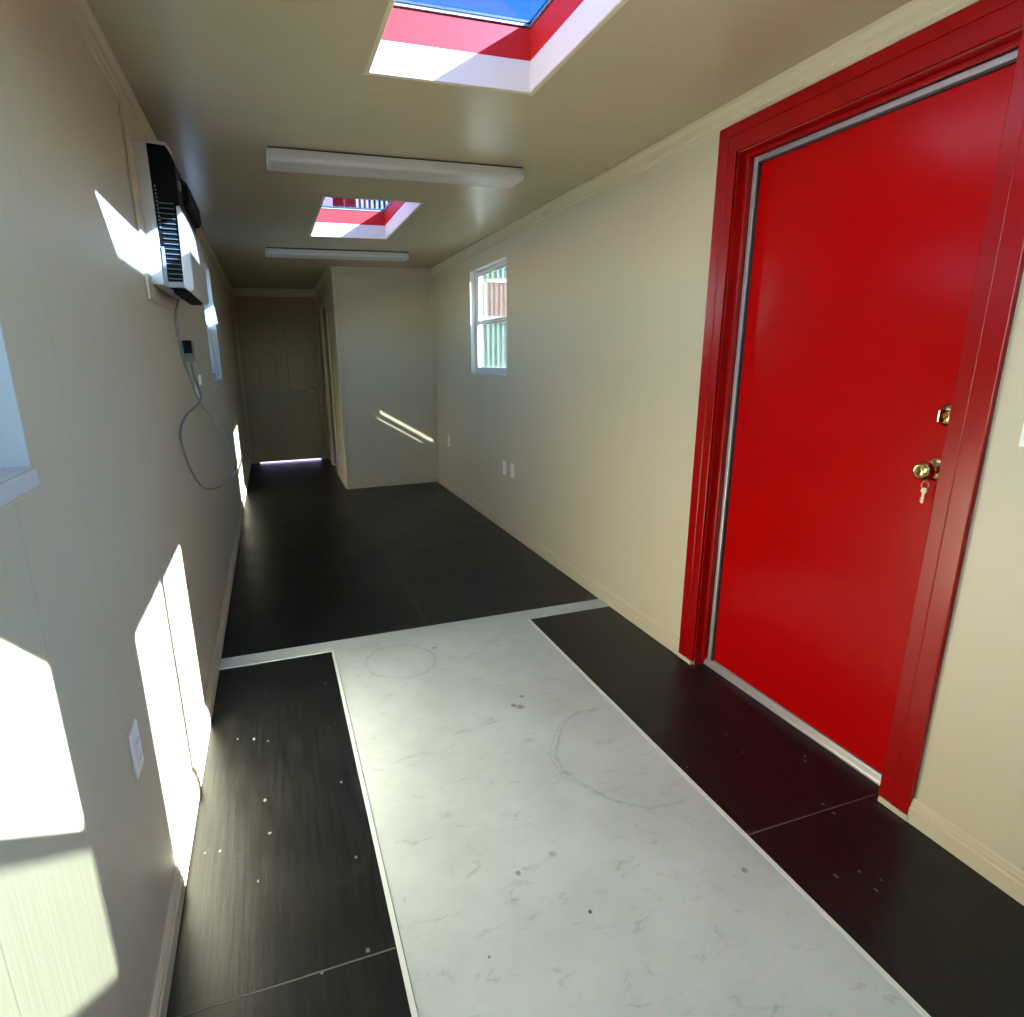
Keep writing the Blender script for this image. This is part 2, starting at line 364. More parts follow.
slab('wall_side', 0, XP, XP + .08, YF + .08, YB, -.02, H, [(7.46, 8.20, -.019, 2.03)], M['wall_l'], 'side face of the partition lining the narrow passage')
slab('floor', 2, -.06, 0, 0, W, Y0, YB, [], M['floor'], 'black painted plywood floor', 'floor')
SK = [(0.775, 1.34, 1.035, 2.21), (0.775, 1.34, 3.82, 4.995)]
slab('ceiling', 2, H, H + .06, 0, W, Y0, YB, SK, M['ceil'], 'glossy cream boarded ceiling with two skylights', 'ceiling')
slab('roof_shell', 2, H + .062, H + .115, -TH, W + TH, Y0 - .1, YB + .1, [(a - .03, b + .03, c - .03, d + .03) for a, b, c, d in SK], M['roofmetal'], 'steel container roof above the ceiling boards', 'roof')

# plywood joints
def seam(x0, x1, y0, y1, label):
    tag(MB().box(x0, x1, y0, y1, 0, .0006).build('floor_seam', M['seam']), label, 'floor joint', kind='structure')
seam(0.01, 0.53, 1.149, 1.153, 'thin joint across the black floor left of the white panel')
seam(1.60, W, 1.149, 1.153, 'thin joint across the black floor before the red door')
seam(1.059, 1.063, 2.88, 4.95, 'thin lengthwise joint down the middle of the far black floor')
seam(XP - .3, W, 4.948, 4.952, 'faint crosswise joint on the far black floor')

# white sheet: long panel + cross strip, one T
fp = thing('floor_panel', (1.06, 2.8, 0), 'long scuffed white floor panel ending in a cross strip', 'floor panel', kind='structure')
MB().box(.548, 1.585, Y0, 2.765, .0002, .004).build('panel_sheet', M['wfloor'], fp)
MB().box(.015, W - .014, 2.765, 2.871, .0002, .0042).build('cross_strip', M['wfloor'], fp)
MB().box(.533, .546, Y0, 2.764, .0002, .006).box(1.587, 1.6, Y0, 2.764, .0002, .006).build('edge_strip', M['edge'], fp)

# baseboards
def baseboard(name, pts_axis, label):
    """(axis, wall coord, direction of protrusion, a0, a1)"""
    ax, c, s, a0, a1 = pts_axis
    prof = [(0, 0), (.0155, 0), (.0155, .05), (.0115, .054), (.0115, .066), (.008, .070), (.008, .076), (.003, .082), (0, .082)]
    p = [(c + s * x, z) for x, z in prof]
    b = MB()
    b.prism(p, 1 if ax == 0 else 0, a0, a1)
    tag(b.build(name, M['cream']), label, 'baseboard', kind='structure')
baseboard('baseboard_left', (0, 0, 1, Y0, YB), 'cream baseboard along the wall with the air conditioner')
baseboard('baseboard_right_near', (0, W, -1, Y0, 1.036), 'short cream baseboard on the near side of the red door')
baseboard('baseboard_right_far', (0, W, -1, 2.142, YF), 'cream baseboard from the red door to the partition')
baseboard('baseboard_partition', (1, YF, -1, XP, W), 'cream baseboard under the partition wall')
baseboard('baseboard_side', (0, XP, -1, YF, 7.40), 'cream baseboard on the passage side of the partition')
# crown mouldings
def crown(name, ax, c, s, a0, a1, label, m='cream'):
    prof = [(0, H), (.026, H), (.026, H - .012), (.014, H - .03), (.012, H - .052), (.007, H - .058), (.006, H - .072), (0, H - .078)]
    p = [(c + s * x, z) for x, z in prof]
    tag(MB().prism(p, 1 if ax == 0 else 0, a0, a1).build(name, M[m]), label, 'crown moulding', kind='structure')
crown('trim_1', 0, 0, 1, Y0, YB, 'cream crown moulding above the air conditioner wall')
crown('trim_2', 0, W, -1, Y0, YF, 'cream crown moulding above the red door')
crown('trim_3', 1, YF, -1, XP, W, 'cream crown moulding atop the partition')
crown('trim_4', 1, YB, -1, 0, XP, 'cream crown moulding above the six panel door')
crown('trim_5', 0, XP, -1, YF, YB, 'cream crown moulding on the passage side of the partition')
tag(MB().box(W - .012, W, YF - .022, YF, .08, H - .08).build('trim_6', M['cream'], bevel=.003), 'thin corner bead where partition meets the window wall', 'corner trim', kind='structure')
tag(MB().box(XP - .010, XP + .018, YF - .012, YF + .012, .08, H - .08).build('trim_7', M['cream'], bevel=.003), 'outside corner bead on the edge of the partition', 'corner trim', kind='structure')

# ------------------------------------------------------------------ windows (vinyl single-hung)
def window(n, side, y0, y1, z0, z1, label, slider=False, sill=False, axis=0, screen=True, rail=.020, dimmed=False):
    """side: +1 opening in the right wall (outside = +x), -1 left wall; axis 1 = end wall at Y0 looking outwards -y"""
    c_in = W if side > 0 else 0.0
    if axis == 1: c_in = Y0
    s = side
    D0, D1 = (.048, .082)
    w = thing('window_%d' % n, ((c_in, (y0 + y1) / 2, z0) if axis == 0 else ((y0 + y1) / 2, c_in, z0)), label, 'window', kind='structure')
    def bx(mb, d0, d1, a0, a1, b0, b1):
        lo, hi = sorted((c_in + s * d0, c_in + s * d1))
        if axis == 0: mb.box(lo, hi, a0, a1, b0, b1)
        else: mb.box(a0, a1, lo, hi, b0, b1)
    fw = .030
    m = MB()
    bx(m, D0, D1, y0, y0 + fw, z0, z1); bx(m, D0, D1, y1 - fw, y1, z0, z1)
    bx(m, D0, D1, y0 + fw, y1 - fw, z0, z0 + fw + .006); bx(m, D0, D1, y0 + fw, y1 - fw, z1 - fw, z1)
    m.build('window_frame', M['white'], w, bevel=.003)
    # painted lining of the reveal
    m = MB(); t = .004
    bx(m, -.001, D0, y0, y0 + t, z0 + t, z1 - t); bx(m, -.001, D0, y1 - t, y1, z0 + t, z1 - t)
    bx(m, -.001, D0, y0, y1, z0, z0 + t); bx(m, -.001, D0, y0, y1, z1 - t, z1)
    m.build('reveal_lining', M['white'], w)
    zm = (z0 + z1) / 2 - .005; ym = (y0 + y1) / 2
    a, b = y0 + fw, y1 - fw; lo, hi = z0 + fw + .006, z1 - fw
    def sash(d0, d1, A0, A1, B0, B1, r, name='sash', gm='glass'):
        m = MB()
        bx(m, d0, d1, A0, A0 + r, B0, B1); bx(m, d0, d1, A1 - r, A1, B0, B1)
        bx(m, d0, d1, A0 + r, A1 - r, B0, B0 + r); bx(m, d0, d1, A0 + r, A1 - r, B1 - r, B1)
        o = m.build(name, M['white'], w, bevel=.002)
        g = MB(); dm = (d0 + d1) / 2
        bx(g, dm, dm + .003, A0 + r - .002, A1 - r + .002, B0 + r - .002, B1 - r + .002)
        g.build('window_pane', M[gm], o)
    if slider:
        sash(.050, .058, a, ym + .029, lo, hi, .029); sash(.062, .070, ym - .029, b, lo, hi, .029)
    else:
        sash(.062, .076, a, b, zm - .014, hi, rail - .004)       # fixed upper
        sash(.046, .060, a, b, lo, zm + .020, rail, gm='film' if dimmed else 'glass')       # lower, moving
    if screen:
        m = MB(); bx(m, .0785, .0790, y0 + fw * .6, y1 - fw * .6, z0 + fw, z1 - fw if n == 1 else zm); m.build('insect_screen', M['screen'], w)  # mesh carried to full height on the first window to dim its daylight
    if sill:
        m = MB(); bx(m, -.006, .0, y0 - .02, y1 + .008, z0 - .030, z0 - .001)
        m.build('window_sill', M['white'], w, bevel=.003)
        m = MB(); bx(m, -.003, .0, y0 - .02, y1 + .004, z0 - .036, z0 - .030); m.build('apron', M['cream'], w, bevel=.002)
    return w
window(1, 1, *WR, WZ0, WZ1, 'small white double hung window looking out on the mint and red building')
window(2, -1, *WL, WZ0, WZ1, 'white window beyond the air conditioner, seen almost edge on', sill=True)
window(3, -1, *WLN, WZ0, WZ1, 'white window with a sill cut by the picture edge', sill=True)
window(4, 1, *WRN, WZ0, 2.13, 'sliding window on the red door wall beside the viewer', slider=True, screen=False)
window(5, -1, *BX, *BZ, 'window in the end wall behind the viewer', axis=1, rail=.032, screen=False, dimmed=True)

# ------------------------------------------------------------------ skylights
def skylight(a, b, c, d, label):
    t = thing('skylight', ((a + b) / 2, (c + d) / 2, H), label, 'skylight', 'skylights in the ceiling')
    def ring(z0, z1, out, inn):
        m = MB()
        m.box(a - out, a + inn, c - out, d + out, z0, z1); m.box(b - inn, b + out, c - out, d + out, z0, z1)
        m.box(a + inn, b - inn, c - out, c + inn, z0, z1); m.box(a + inn, b - inn, d - inn, d + out, z0, z1)
        return m
    ring(H - .001, 2.393, .012, .0008).build('shaft_lining', M['shaftwhite'], t)
    tag(ring(2.393, 2.487, .02, .0).build('curb', M['shaftred'], t), 'red painted upper band of the shaft')
    f = ring(2.489, 2.512, .05, .0010).build('skylight_frame', M['darkgap'], t)
    ring(2.492, 2.497, -.001, .007).build('spacer_bar', M['alu'], f)
    MB().box(a + .003, b - .003, c + .003, d - .003, 2.501, 2.507).build('skylight_pane', M['skyglass'], t)
    m = MB(); m.box(a - .016, a - .002, c - .016, d + .016, H - .004, H - .0); m.box(b + .002, b + .016, c - .016, d + .016, H - .004, H)
    m.box(a - .002, b + .002, d + .002, d + .014, H - .003, H); m.box(a - .002, b + .002, c - .014, c - .002, H - .003, H)
    m.build('edge_bead', M['cream'], t)
    return t
skylight(*SK[0], 'near skylight open to blue sky in a red and white shaft')
skylight(*SK[1], 'small looking skylight between the two ceiling lights')

# ------------------------------------------------------------------ ceiling lights
fx = thing('ceiling_light', (1.055, 3.10, H), 'unlit white strip light between the two skylights, nearer the viewer', 'ceiling light', 'strip lights on the ceiling')
MB().box(.462, 1.656, 3.022, 3.178, H - .010, H).build('base_plate', M['darkgap'], fx)  # plate coloured dark to give the shadow gap above the lens
lp = []
y0_, y1_, zt, zb = 3.010, 3.190, H - .009, H - .056
for k in range(7):
    t = k / 6 * math.pi / 2; lp.append((y0_ + .016 * (1 - math.sin(t)) * 0 + .018 * (1 - math.cos(t)), zb + .018 * (1 - math.sin(t))))
lp = [(y0_, zt)] + [(y0_ + .020 * (1 - math.cos(k / 6 * math.pi / 2)), zb + .020 * (1 - math.sin(k / 6 * math.pi / 2))) for k in range(7)]
lp += [(2 * 3.10 - y, z) for y, z in reversed(lp)]
MB().prism(lp, 0, .474, 1.646).build('lens', M['fixture'], fx, smooth=False)
for xa, xb in ((.456, .474), (1.646, 1.664)):
    MB().prism([(y, z) for y, z in lp], 0, xa, xb).build('end_cap', M['fixture'], fx, bevel=.004)
copy_tree(fx, (-.012, 2.54, 0), 'unlit white strip light farthest down the room, just before the partition')

# ------------------------------------------------------------------ red door
d1 = thing('door_1', (W, 1.59, 0), 'glossy red entrance door with brass knob, deadbolt and red casing', 'door', kind='structure')
# casing : two-step moulding
def casing_board(mb, y0, y1, z0, z1, t): mb.box(W - t, W, y0, y1, z0, z1)
m = MB(); OY0, OY1, OZ = 1.034, 2.141, 2.222; ST = .042
casing_board(m, OY0, DY[0] - ST, .020, OZ, .018); casing_board(m, DY[1] + ST, OY1, .020, OZ, .018)
casing_board(m, DY[0] - ST, DY[1] + ST, DZT + .058, OZ, .018)
m.build('casing', M['redtrim'], d1, bevel=.003)
m = MB(); casing_board(m, DY[0] - ST, DY[0], .020, DZT + .058, .015); casing_board(m, DY[1], DY[1] + ST, .020, DZT + .058, .015)
casing_board(m, DY[0], DY[1], DZT, DZT + .058, .015); m.build('inner_casing', M['redtrim'], d1, bevel=.002)
m = MB(); casing_board(m, OY0 - .004, DY[0] - .004, 0.0002, .0195, .019); casing_board(m, DY[1] + .004, OY1 + .004, 0.0002, .0195, .019)
m.build('plinth', M['cream'], d1, bevel=.002)
J = .005
m = MB(); m.box(W - .001, W + TH, DY[0] + .0005, DY[0] + J, .0002, DZT - .0005); m.box(W - .001, W + TH, DY[1] - J, DY[1] - .0005, .0002, DZT - .0005)
m.box(W - .001, W + TH, DY[0] + J, DY[1] - J, DZT - J, DZT - .0005); m.build('jamb', M['redtrim'], d1)
m = MB(); m.box(W + .030, W + .054, DY[1] - J - .016, DY[1] - J, .034, DZT - J); m.box(W + .030, W + .054, DY[0] + J, DY[1] - J - .016, DZT - J - .014, DZT - J)
m.build('door_stop', M['redtrim'], d1, bevel=.002)
m = MB(); m.box(W + .050, W + .066, DY[1] - J - .038, DY[1] - J - .020, .034, DZT - J - .017)
m.box(W + .050, W + .066, DY[0] + J + .0, DY[1] - J - .038, DZT - J - .035, DZT - J - .017)
m.build('weatherstrip', M['alu'], d1, bevel=.003)
m = MB(); m.box(W + .056, W + .067, DY[1] - J - .044, DY[1] - J - .016, .034, DZT - J - .041); m.box(W + .056, W + .067, DY[0] + J, DY[1] - J - .016, DZT - J - .041, DZT - J - .014)
m.build('seal', M['darkgap'], d1)
MB().box(W + .068, W + .100, DY[0] + J + .001, DY[1] - J - .001, .036, DZT - J - .002).build('door_leaf', M['red'], d1, bevel=.002)
th = MB(); th.prism([(W + .050, .0002), (W + .050, .008), (W + .053, .014), (W + .056, .013), (W + .058, .024), (W + .061, .023), (W + .063, .032), (W + .067, .034), (W + .1, .034), (W + .1, .0002)], 1, DY[0] + J, DY[1] - J)
th.build('threshold', M['alu'], d1)
MB().box(W + .0002, W + TH - .001, DY[0] + .001, DY[1] - .001, -.0188, 0).build('sill_board', M['floor'], d1)
LX = W + .068
# deadbolt with thumb turn
ky = 1.195
db = MB().lathe([(.030, 0), (.031, .006), (.026, .012), (.018, .016), (.010, .018), (.010, .024)], (LX, ky - .010, 1.222), (-1, 0, 0)).build('deadbolt', M['brass'], d1, smooth=True)
MB().box(LX - .046, LX - .022, ky - .014, ky - .006, 1.204, 1.240).build('thumb_turn', M['brass'], db, bevel=.003)
kn = MB().lathe([(.032, 0), (.033, .005), (.027, .010), (.013, .014), (.011, .030), (.016, .036), (.025, .043), (.0285, .053), (.026, .064), (.019, .070), (.017, .0695), (.011, .073), (.0, .073)], (LX, ky - .006, 1.066), (-1, 0, 0)).build('door_knob', M['brass'], d1, smooth=True)
# key hanging in a ring from the knob cylinder
kx = LX - .076
key = thing('key', (kx, ky - .006, 1.04), 'small key dangling under the brass knob of the red door', 'key')
m = MB(); m.tube([(kx + .048, ky + .002 + .010 * math.cos(t), 1.020 + .012 * math.sin(t)) for t in [i * math.pi / 12 for i in range(25)]], .0014, 8)
m.build('key_ring', M['keymetal'], key, smooth=True)
m = MB(); m.lathe([(.0001, -.0012), (.0085, -.0012), (.0085, .0012), (.0001, .0012)], (kx + .048, ky + .0025, 1.004), (-1, 0, 0), 20)
m.box(kx + .0472, kx + .0488, ky - .001, ky + .006, .966, 1.000); m.box(kx + .0472, kx + .0488, ky + .005, ky + .009, .971, .975); m.box(kx + .0472, kx + .0488, ky + .005, ky + .008, .979, .983)
m.build('key_blade', M['keymetal'], key)
MB().box(kx - .012, kx + .001, ky - .0075, ky - .0045, 1.056, 1.078).build('key_bow', M['keymetal'], key, bevel=.002)

# ------------------------------------------------------------------ six-panel door
def panel_door(t, ax, c, s, a0, a1, z0, z1, cols, mat):
    """six raised panels; leaf face plane at c, protrusion s"""
    b = MB()
    def bx(mb, d0, d1, u0, u1, w0, w1):
        lo, hi = sorted((c + s * d0, c + s * d1))
        if ax == 1: mb.box(u0, u1, lo, hi, w0, w1)
        else: mb.box(lo, hi, u0, u1, w0, w1)
    w = a1 - a0; st = .115 * w / .9; mid = (a0 + a1) / 2; h = z1 - z0
    rows = [(z0 + .24, z0 + .24 + .50), (z0 + .24 + .50 + .19, z0 + .24 + 1.24), (z0 + .24 + 1.24 + .11, z1 - .12)]
    bx(b, -.035, -.014, a0, a1, z0, z1)
    bx(b, -.014, 0, a0, a0 + st, z0, z1); bx(b, -.014, 0, a1 - st, a1, z0, z1); bx(b, -.014, 0, mid - st * .45, mid + st * .45, z0, z1)
    zz = [z0] + [q for r in rows for q in r] + [z1]
    for i in range(0, len(zz), 2):
        bx(b, -.014, 0, a0 + st, mid - st * .45, zz[i], zz[i + 1]); bx(b, -.014, 0, mid + st * .45, a1 - st, zz[i], zz[i + 1])
    leaf = b.build('door_leaf', M[mat], t)
    for r in rows:
        for u0, u1 in ((a0 + st, mid - st * .45), (mid + st * .45, a1 - st)):
            p = MB(); g = .022
            bx(p, -.0139, -.002, u0 + g, u1 - g, r[0] + g, r[1] - g); p.build('raised_panel', M[mat], leaf, bevel=.006, segs=1)
    return leaf
d2 = thing('door_2', (.555, YB, 0), 'closed cream six panel door at the end of the passage', 'door', kind='structure')
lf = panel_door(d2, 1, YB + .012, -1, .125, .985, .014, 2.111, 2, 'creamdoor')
m = MB(); m.box(.101, .122, YB - .003, YB + .098, .0002, 2.134); m.box(.988, 1.009, YB - .003, YB + .098, .0002, 2.134); m.box(.122, .988, YB - .003, YB + .098, 2.114, 2.134)
m.build('jamb', M['creamdoor'], d2)
m = MB(); m.box(.122, .140, YB + .0475, YB + .075, .0002, 2.114); m.box(.970, .988, YB + .0475, YB + .075, .0002, 2.114); m.box(.140, .970, YB + .0475, YB + .075, 2.092, 2.114)
m.build('door_stop', M['cream'], d2)
MB().box(.101, 1.009, YB + .0002, YB + .099, -.0188, 0).build('sill_board', M['floor'], d2)
m = MB(); m.box(.036, .102, YB - .016, YB, .0002, 2.200); m.box(1.008, 1.064, YB - .016, YB, .0002, 2.200); m.box(.102, 1.008, YB - .016, YB, 2.133, 2.200)
m.build('casing', M['creamdoor'], d2, bevel=.004)
MB().lathe([(.030, 0), (.030, .005), (.014, .010), (.011, .028), (.024, .036), (.027, .048), (.022, .060), (.0, .064)], (.925, YB + .012, .955), (0, -1, 0)).build('door_knob', M['brass'], d2, smooth=True)
d3 = thing('door_3', (XP, 7.83, 0), 'cream door in the passage side of the partition, with a dark knob', 'door', kind='structure')
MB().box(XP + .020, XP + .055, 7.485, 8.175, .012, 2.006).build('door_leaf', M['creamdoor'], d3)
m = MB(); m.box(XP - .002, XP + .08, 7.461, 7.482, .0002, 2.029); m.box(XP - .002, XP + .08, 8.178, 8.199, .0002, 2.029); m.box(XP - .002, XP + .08, 7.482, 8.178, 2.009, 2.029)
m.build('jamb', M['cream'], d3)
m = MB(); m.box(XP - .015, XP, 7.40, 7.462, .0002, 2.09); m.box(XP - .015, XP, 8.198, 8.26, .0002, 2.09); m.box(XP - .015, XP, 7.462, 8.198, 2.028, 2.09)
m.build('casing', M['cream'], d3, bevel=.003)
MB().lathe([(.028, 0), (.028, .005), (.013, .010), (.010, .030), (.022, .038), (.025, .050), (.020, .060), (.0, .063)], (XP + .020, 7.55, .93), (-1, 0, 0)).build('door_knob', M['brass'], d3, smooth=True)

# ------------------------------------------------------------------ outlets and switch
def outlet(loc, nx, label, group=None, switch=False):
    """nx = +1 faces +x (left wall), -1 faces -x (right wall)"""
    x, y, z = loc
    t = thing('light_switch' if switch else 'wall_outlet', loc, label, 'light switch' if switch else 'electrical outlet', group)
    lo, hi = sorted((x, x + nx * .006))
    MB().box(lo, hi, y - .035, y + .035, z - .057, z + .057).build('cover_plate', M['offwhite'], t, bevel=.0025)
    if switch:
        a, b = sorted((x + nx * .006, x + nx * .014)); MB().box(a, b, y - .005, y + .005, z - .010, z + .010).build('toggle', M['offwhite'], t, bevel=.001)
    else:
        for dz in (-.020, .020):
            a, b = sorted((x + nx * .006, x + nx * .009))
            r = MB().box(a, b, y - .017, y + .017, z + dz - .014, z + dz + .014).build('receptacle', M['offwhite'], t, bevel=.003)
            a, b = sorted((x + nx * .009, x + nx * .0094)); m = MB()
            m.box(a, b, y - .008, y - .006, z + dz - .005, z + dz + .006); m.box(a, b, y + .006, y + .008, z + dz - .005, z + dz + .006)
            m.build('slots', M['darkgap'], r)
    return t
outlet((0, 1.352, .560), 1, 'white outlet low on the wall between the big sun patches')
outlet((W, 6.05, .535), -1, 'small outlet on the right wall nearest the partition corner')
outlet((W, 4.44, .520), -1, 'farther of two adjacent white outlets low beyond the red door', 'pair of outlets below the small window')
outlet((W, 4.27, .525), -1, 'nearer of two adjacent white outlets low beyond the red door', 'pair of outlets below the small window')
outlet((W, .930, 1.225), -1, 'white switch plate by the near side of the red door', None, True)
outlet((0, 3.49, 1.262), 1, 'white outlet behind the hanging cord below the air conditioner')

# ------------------------------------------------------------------ air conditioner
AY0, AY1 = 2.50, 3.08
wt = MB(); wt.box(.0, .011, 2.41, 2.50, 1.615, 2.222); wt.box(.0, .011, 3.08, 3.15, 1.615, 2.222); wt.box(.0, .011, 2.50, 3.08, 1.615, 1.675); wt.box(.0, .011, 2.50, 3.08, 2.13, 2.222)
tag(wt.build('trim_8', M['cream'], bevel=.004), 'cream board surround framing the air conditioner', 'trim', kind='structure')
ac = thing('air_conditioner', (0, 2.79, 1.67), 'black and white air conditioner mounted through the wall', 'air conditioner')
MB().prism([(.0005, 1.675), (.050, 1.672), (.052, 2.128), (.044, 2.134), (.0005, 2.134)], 1, AY0, AY1).build('sleeve', M['acwhite'], ac, bevel=.006)
MB().prism([(.050, 1.672), (.118, 1.660), (.130, 1.95), (.132, 2.070), (.114, 2.124), (.050, 2.128)], 1, AY0 + .004, AY1 - .004).build('case', M['black'], ac, bevel=.004)
MB().prism([(.050, 2.128), (.108, 2.1245), (.124, 2.100), (.130, 2.104), (.112, 2.134), (.050, 2.137)], 1, AY0, AY0 + .022).build('top_rim', M['acwhite'], ac, bevel=.003)
m = MB()
for k in range(16):
    z = 1.694 + k * .0165; m.prism([(.066, z), (.112, z - .002), (.112, z + .000), (.066, z + .002)], 1, AY0 - .003, AY0 + .006)
m.build('side_vent', M['fins'], ac)
m = MB()
for k in range(12):
    z = 1.86 + k * .012; m.box(.058, .064, AY0 - .002, AY0 + .006, z, z + .006)
m.build('vent_teeth', M['fins'], ac)
MB().prism([(.050, 1.668), (.062, 1.664), (.064, 1.80), (.054, 1.80)], 1, AY0 - .004, AY0 + .006).box(.062, .114, AY0 - .003, AY0 + .006, 1.664, 1.684).build('lower_rail', M['grey'], ac, bevel=.002)
fpn = MB().prism([(.112, 1.664), (.134, 1.650), (.146, 1.660), (.148, 1.87), (.132, 1.935), (.120, 1.935)], 1, AY0 - .006, AY1 + .004).build('front_panel', M['acwhite'], ac, bevel=.005)
ctl = MB().prism([(.120, 1.965), (.146, 1.968), (.156, 1.985), (.154, 2.040), (.120, 2.072)], 1, AY0 + .14, AY1 - .01).build('louvre_housing', M['black'], ac, bevel=.006)
m = MB()
for k in range(4):
    z = 1.985 + k * .014; m.prism([(.140, z), (.157, z + .003), (.157, z + .005), (.140, z + .003)], 1, AY0 + .18, AY1 - .03)
m.build('louvre_slats', M['black'], ctl)
MB().lathe([(.016, 0), (.016, .010), (.012, .013), (.0, .013)], (.126, AY0 + .05, 2.01), (1, 0, 0), 18).build('control_knob', M['grey'], ac, smooth=True)
m = MB().box(.070, .120, AY0 + .04, AY1 - .02, 1.648, 1.668); m.build('drip_tray', M['black'], ac, bevel=.003)

# power cord of the unit, hanging in a loop and coming back up to its plug
cpts = [(.030, 3.0, 1.668), (.012, 2.99, 1.60), (.012, 2.975, 1.54), (.014, 2.985, 1.446), (.031, 3.02, 1.333), (.055, 3.06, 1.222), (.124, 3.2, 1.073), (.160, 3.35, .923), (.150, 3.38, .834),
        (.098, 3.3, .782), (.034, 3.05, .812), (.016, 2.8, .932), (.014, 2.63, 1.071), (.016, 2.62, 1.14), (.030, 2.75, 1.19), (.068, 3.0, 1.240), (.044, 3.08, 1.331), (.034, 3.12, 1.412)]
pc = thing('power_cord', (.03, 3.0, 1.66), 'grey power cord looping down the wall below the air conditioner', 'power cord')
MB().tube(spline(cpts, 10), .0052, 10).build('cable', M['cord'], pc, smooth=True)
m = MB().prism([(3.085, 1.405), (3.165, 1.405), (3.165, 1.495), (3.085, 1.500)], 0, .0005, .052); m.build('plug_body', M['grey'], pc, bevel=.006)
MB().box(.014, .050, 3.076, 3.0845, 1.44, 1.497).build('plug_front', M['black'], pc, bevel=.003)
MB().box(.064, .074, 3.03, 3.075, 1.300, 1.345).build('cord_label', M['offwhite'], pc, bevel=.001)

# ------------------------------------------------------------------ outside
g = MB().box(-40, 60, -40, 60, -.30, -.16).build('ground', M['ground']); tag(g, 'dark asphalt yard outside', 'ground', kind='structure')
def corrugated(mb, x0, x1, y, z0, z1, pitch, depth):
    n = int((x1 - x0) / pitch); prof = []
    for i in range(n):
        a = x0 + i * pitch
        prof += [(a, y), (a + pitch * .35, y), (a + pitch * .5, y + depth), (a + pitch * .85, y + depth)]
    prof += [(x0 + n * pitch, y), (x0 + n * pitch, y + .12), (x0, y + .12)]
    mb.prism(prof, 2, z0, z1)
bd = thing('corrugated_building', (6, 13.2, -.16), 'mint corrugated building with a red shutter seen through the window', 'building')
m = MB(); corrugated(m, 1.95, 9.0, 13.0, -.155, 3.98, .12, .05); m.build('mint_cladding', M['mint'], bd)
m = MB(); corrugated(m, 5.02, 7.0, 12.93, 2.22, 2.92, .11, .03); m.build('red_shutter', M['outred'], bd)
m = MB(); m.box(4.80, 4.93, 12.90, 13.02, 2.10, 3.0); m.box(4.965, 5.02, 12.90, 13.02, 2.10, 3.0); m.box(4.80, 7.1, 12.90, 13.02, 2.92, 3.0); m.box(4.80, 7.1, 12.90, 13.02, 2.12, 2.22)
m.build('shutter_frame', M['outwhite'], bd)
m = MB(); m.box(1.95, 9.0, 13.06, 17.0, -.155, 3.98); m.build('lower_storey', M['outwhite'], bd)
m = MB(); m.box(2.14, 9.0, 13.3, 17.0, 3.985, 6.0); m.build('upper_storey', M['outred'], bd)
up = MB(); up.box(2.35, 3.3, 13.22, 13.299, 4.02, 4.9); up.build('upper_window', M['mint'], bd)
m = MB()
for k in range(9): m.box(2.36 + k * .10, 2.41 + k * .10, 13.15, 13.219, 4.02, 4.9)
m.build('window_bars', M['outwhite'], bd)
def sky_blocker(x0, x1, y0, y1, label):  # unseen rows added to keep low sky off the upper walls
    t = thing('container_row', ((x0 + x1) / 2, (y0 + y1) / 2, -.16), label, 'shipping containers')
    for k in range(1):
        m = MB(); z = -.155 + 2.62 * k; ax = 1 if y1 - y0 > x1 - x0 else 0
        n = int((y1 - y0 if ax else x1 - x0) / .28); pr = []
        for i in range(n):
            a = (y0 if ax else x0) + i * .28; f = x0 if ax else y1; sg = 1 if ax else -1
            pr += [(f, a), (f, a + .10), (f + sg * .04, a + .14), (f + sg * .04, a + .24)] if ax else [(a, f), (a + .10, f), (a + .14, f - .04), (a + .24, f - .04)]
        e = (y0 if ax else x0) + n * .28
        pr += [(x0, e), (x1, e), (x1, y0)] if ax else [(e, y1), (e, y0), (x0, y0)]
        m.prism(pr, 2, z, z + 2.6); m.build('container', M['stackpaint'], t)
sky_blocker(10, 12.4, -14, 9.5, 'row of dull shipping containers across the yard')
sky_blocker(-8, 8.5, -12.4, -10, 'row of dull shipping containers behind the viewer')
lw = MB().box(-6, 1.93, 13.4, 18.0, -.155, 5.6).build('rendered_house', M['lav']); tag(lw, 'pale lavender house wall glimpsed through the far skylight', 'building')

# ------------------------------------------------------------------ light
SUN = Vector((-1.0, .74, -.605))
sd = bpy.data.lights.new('sun', 'SUN'); sd.energy = 175; sd.angle = math.radians(.53); sd.color = (.955, .97, 1.0)
so = bpy.data.objects.new('sun', sd); COL.objects.link(so); so.rotation_euler = SUN.to_track_quat('-Z', 'Y').to_euler(); so.location = (20, -14, 13)
# two added lamps stand in for sunlight thrown back by the far left window pane (mirror image of the sun ray in the glass): two thin slanting beams
D = Vector((1.0, .74, -.605)).normalized()
def glint(name, y0, y1, z, thick, e):
    c = Vector((-.045, (y0 + y1) / 2, z)); u = Vector((0, 1, 0)); u = (u - D * u.dot(D)); v = D.cross(u).normalized()
    ld = bpy.data.lights.new(name, 'AREA'); ld.shape = 'RECTANGLE'; ld.size = (y1 - y0) * u.length; ld.size_y = thick; ld.spread = math.radians(.6)
    ld.energy = e; ld.color = (.86, 1.0, .92); u.normalize()
    o = bpy.data.objects.new(name, ld); COL.objects.link(o)
    m = Matrix((u, v, u.cross(v))).transposed()
    if (m @ Vector((0, 0, -1))).dot(D) < 0: m = Matrix((u, -v, u.cross(-v))).transposed()
    m = m.to_4x4(); m.translation = c + D * .16; o.matrix_world = m
glint('window_reflection', 4.99, 5.45, 1.752, .034, .08)
glint('window_reflection', 5.08, 5.45, 1.668, .012, .02)
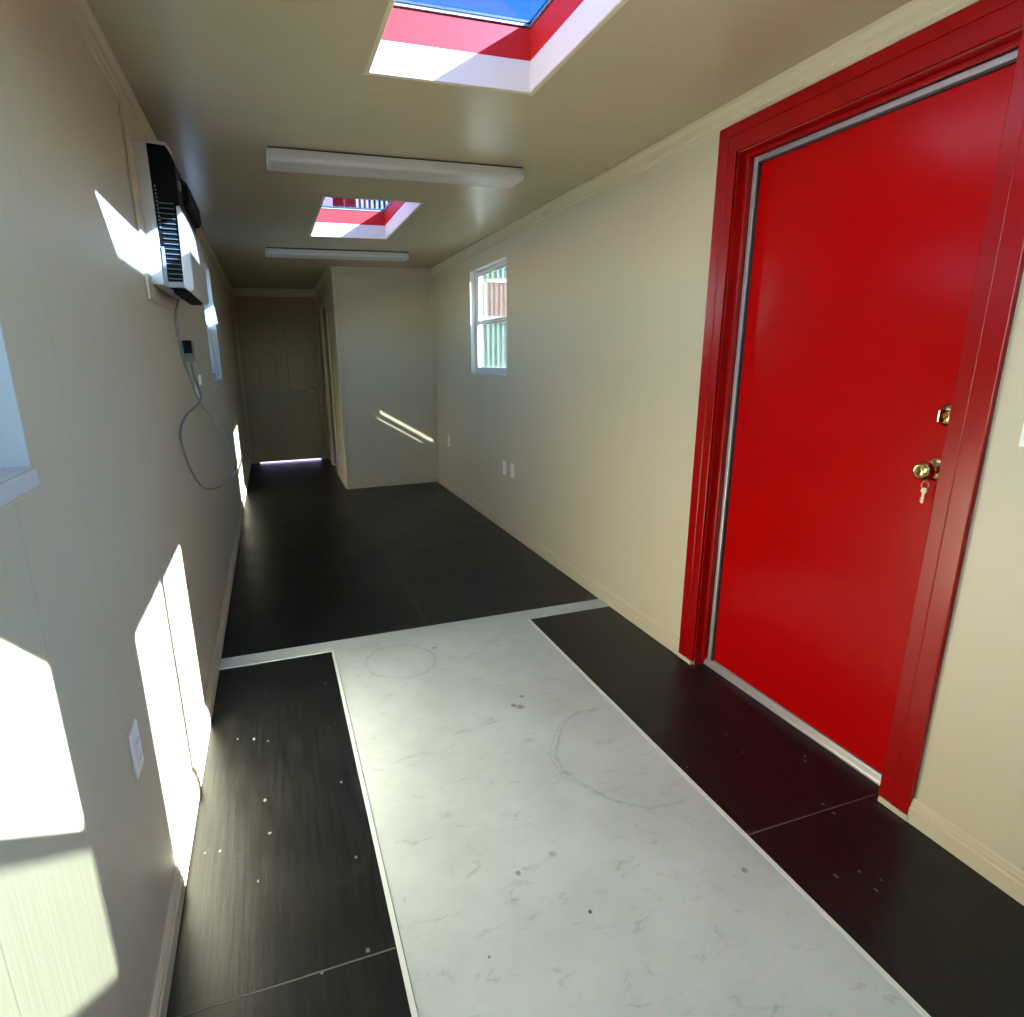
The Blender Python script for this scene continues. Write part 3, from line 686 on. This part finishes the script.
wd = bpy.data.worlds.new('sky'); S.world = wd; wd.use_nodes = True; nt = wd.node_tree
sk = nt.nodes.new('ShaderNodeTexSky'); sk.sky_type = 'NISHITA'; sk.sun_disc = False
sk.sun_elevation = math.atan(.605 / math.hypot(1, .74)); sk.sun_rotation = math.atan2(1, -.74); sk.air_density = 1.0; sk.dust_density = .1; sk.ozone_density = 3.0
bg = nt.nodes['Background']; bg.inputs[1].default_value = 1.15
hs = nt.nodes.new('ShaderNodeHueSaturation'); hs.inputs['Saturation'].default_value = 1.3
nt.links.new(sk.outputs[0], hs.inputs['Color']); nt.links.new(hs.outputs[0], bg.inputs[0])

# ------------------------------------------------------------------ camera (solved from the photograph's vanishing points)
f_px, cx, cy, rx, ry, rz, Cx, Cz = 594.7015, 470.8464, 513.7968, 0.2609, -0.0184, 0.3151, 0.3719, 1.4107
def rotm():
    c, s = math.cos(rz), math.sin(rz); A = Matrix(((c, -s, 0), (s, c, 0), (0, 0, 1)))
    c, s = math.cos(rx), math.sin(rx); B = Matrix(((1, 0, 0), (0, c, -s), (0, s, c)))
    c, s = math.cos(ry), math.sin(ry); C = Matrix(((c, 0, s), (0, 1, 0), (-s, 0, c)))
    return C @ B @ A
R = rotm()
cd = bpy.data.cameras.new('camera'); co = bpy.data.objects.new('camera', cd); COL.objects.link(co)
mw = Matrix((R[0], R[2], -Vector(R[1]))).transposed().to_4x4(); mw.translation = (Cx, 0, Cz); co.matrix_world = mw
cd.sensor_fit = 'HORIZONTAL'; cd.sensor_width = 36; cd.lens = f_px * 36 / 1024
cd.shift_x = (512 - cx) / 1024; cd.shift_y = (cy - 508.5) / 1024; cd.clip_start = .02; cd.clip_end = 200
S.camera = co
S.view_settings.view_transform = 'Standard'; S.view_settings.look = 'None'; S.view_settings.gamma = 1; S.view_settings.exposure = 1.10
S.view_settings.use_curve_mapping = False
cy_ = S.cycles; cy_.max_bounces = 14; cy_.diffuse_bounces = 8; cy_.glossy_bounces = 5; cy_.transparent_max_bounces = 16; cy_.use_denoising = True
cy_.sample_clamp_indirect = 6.0
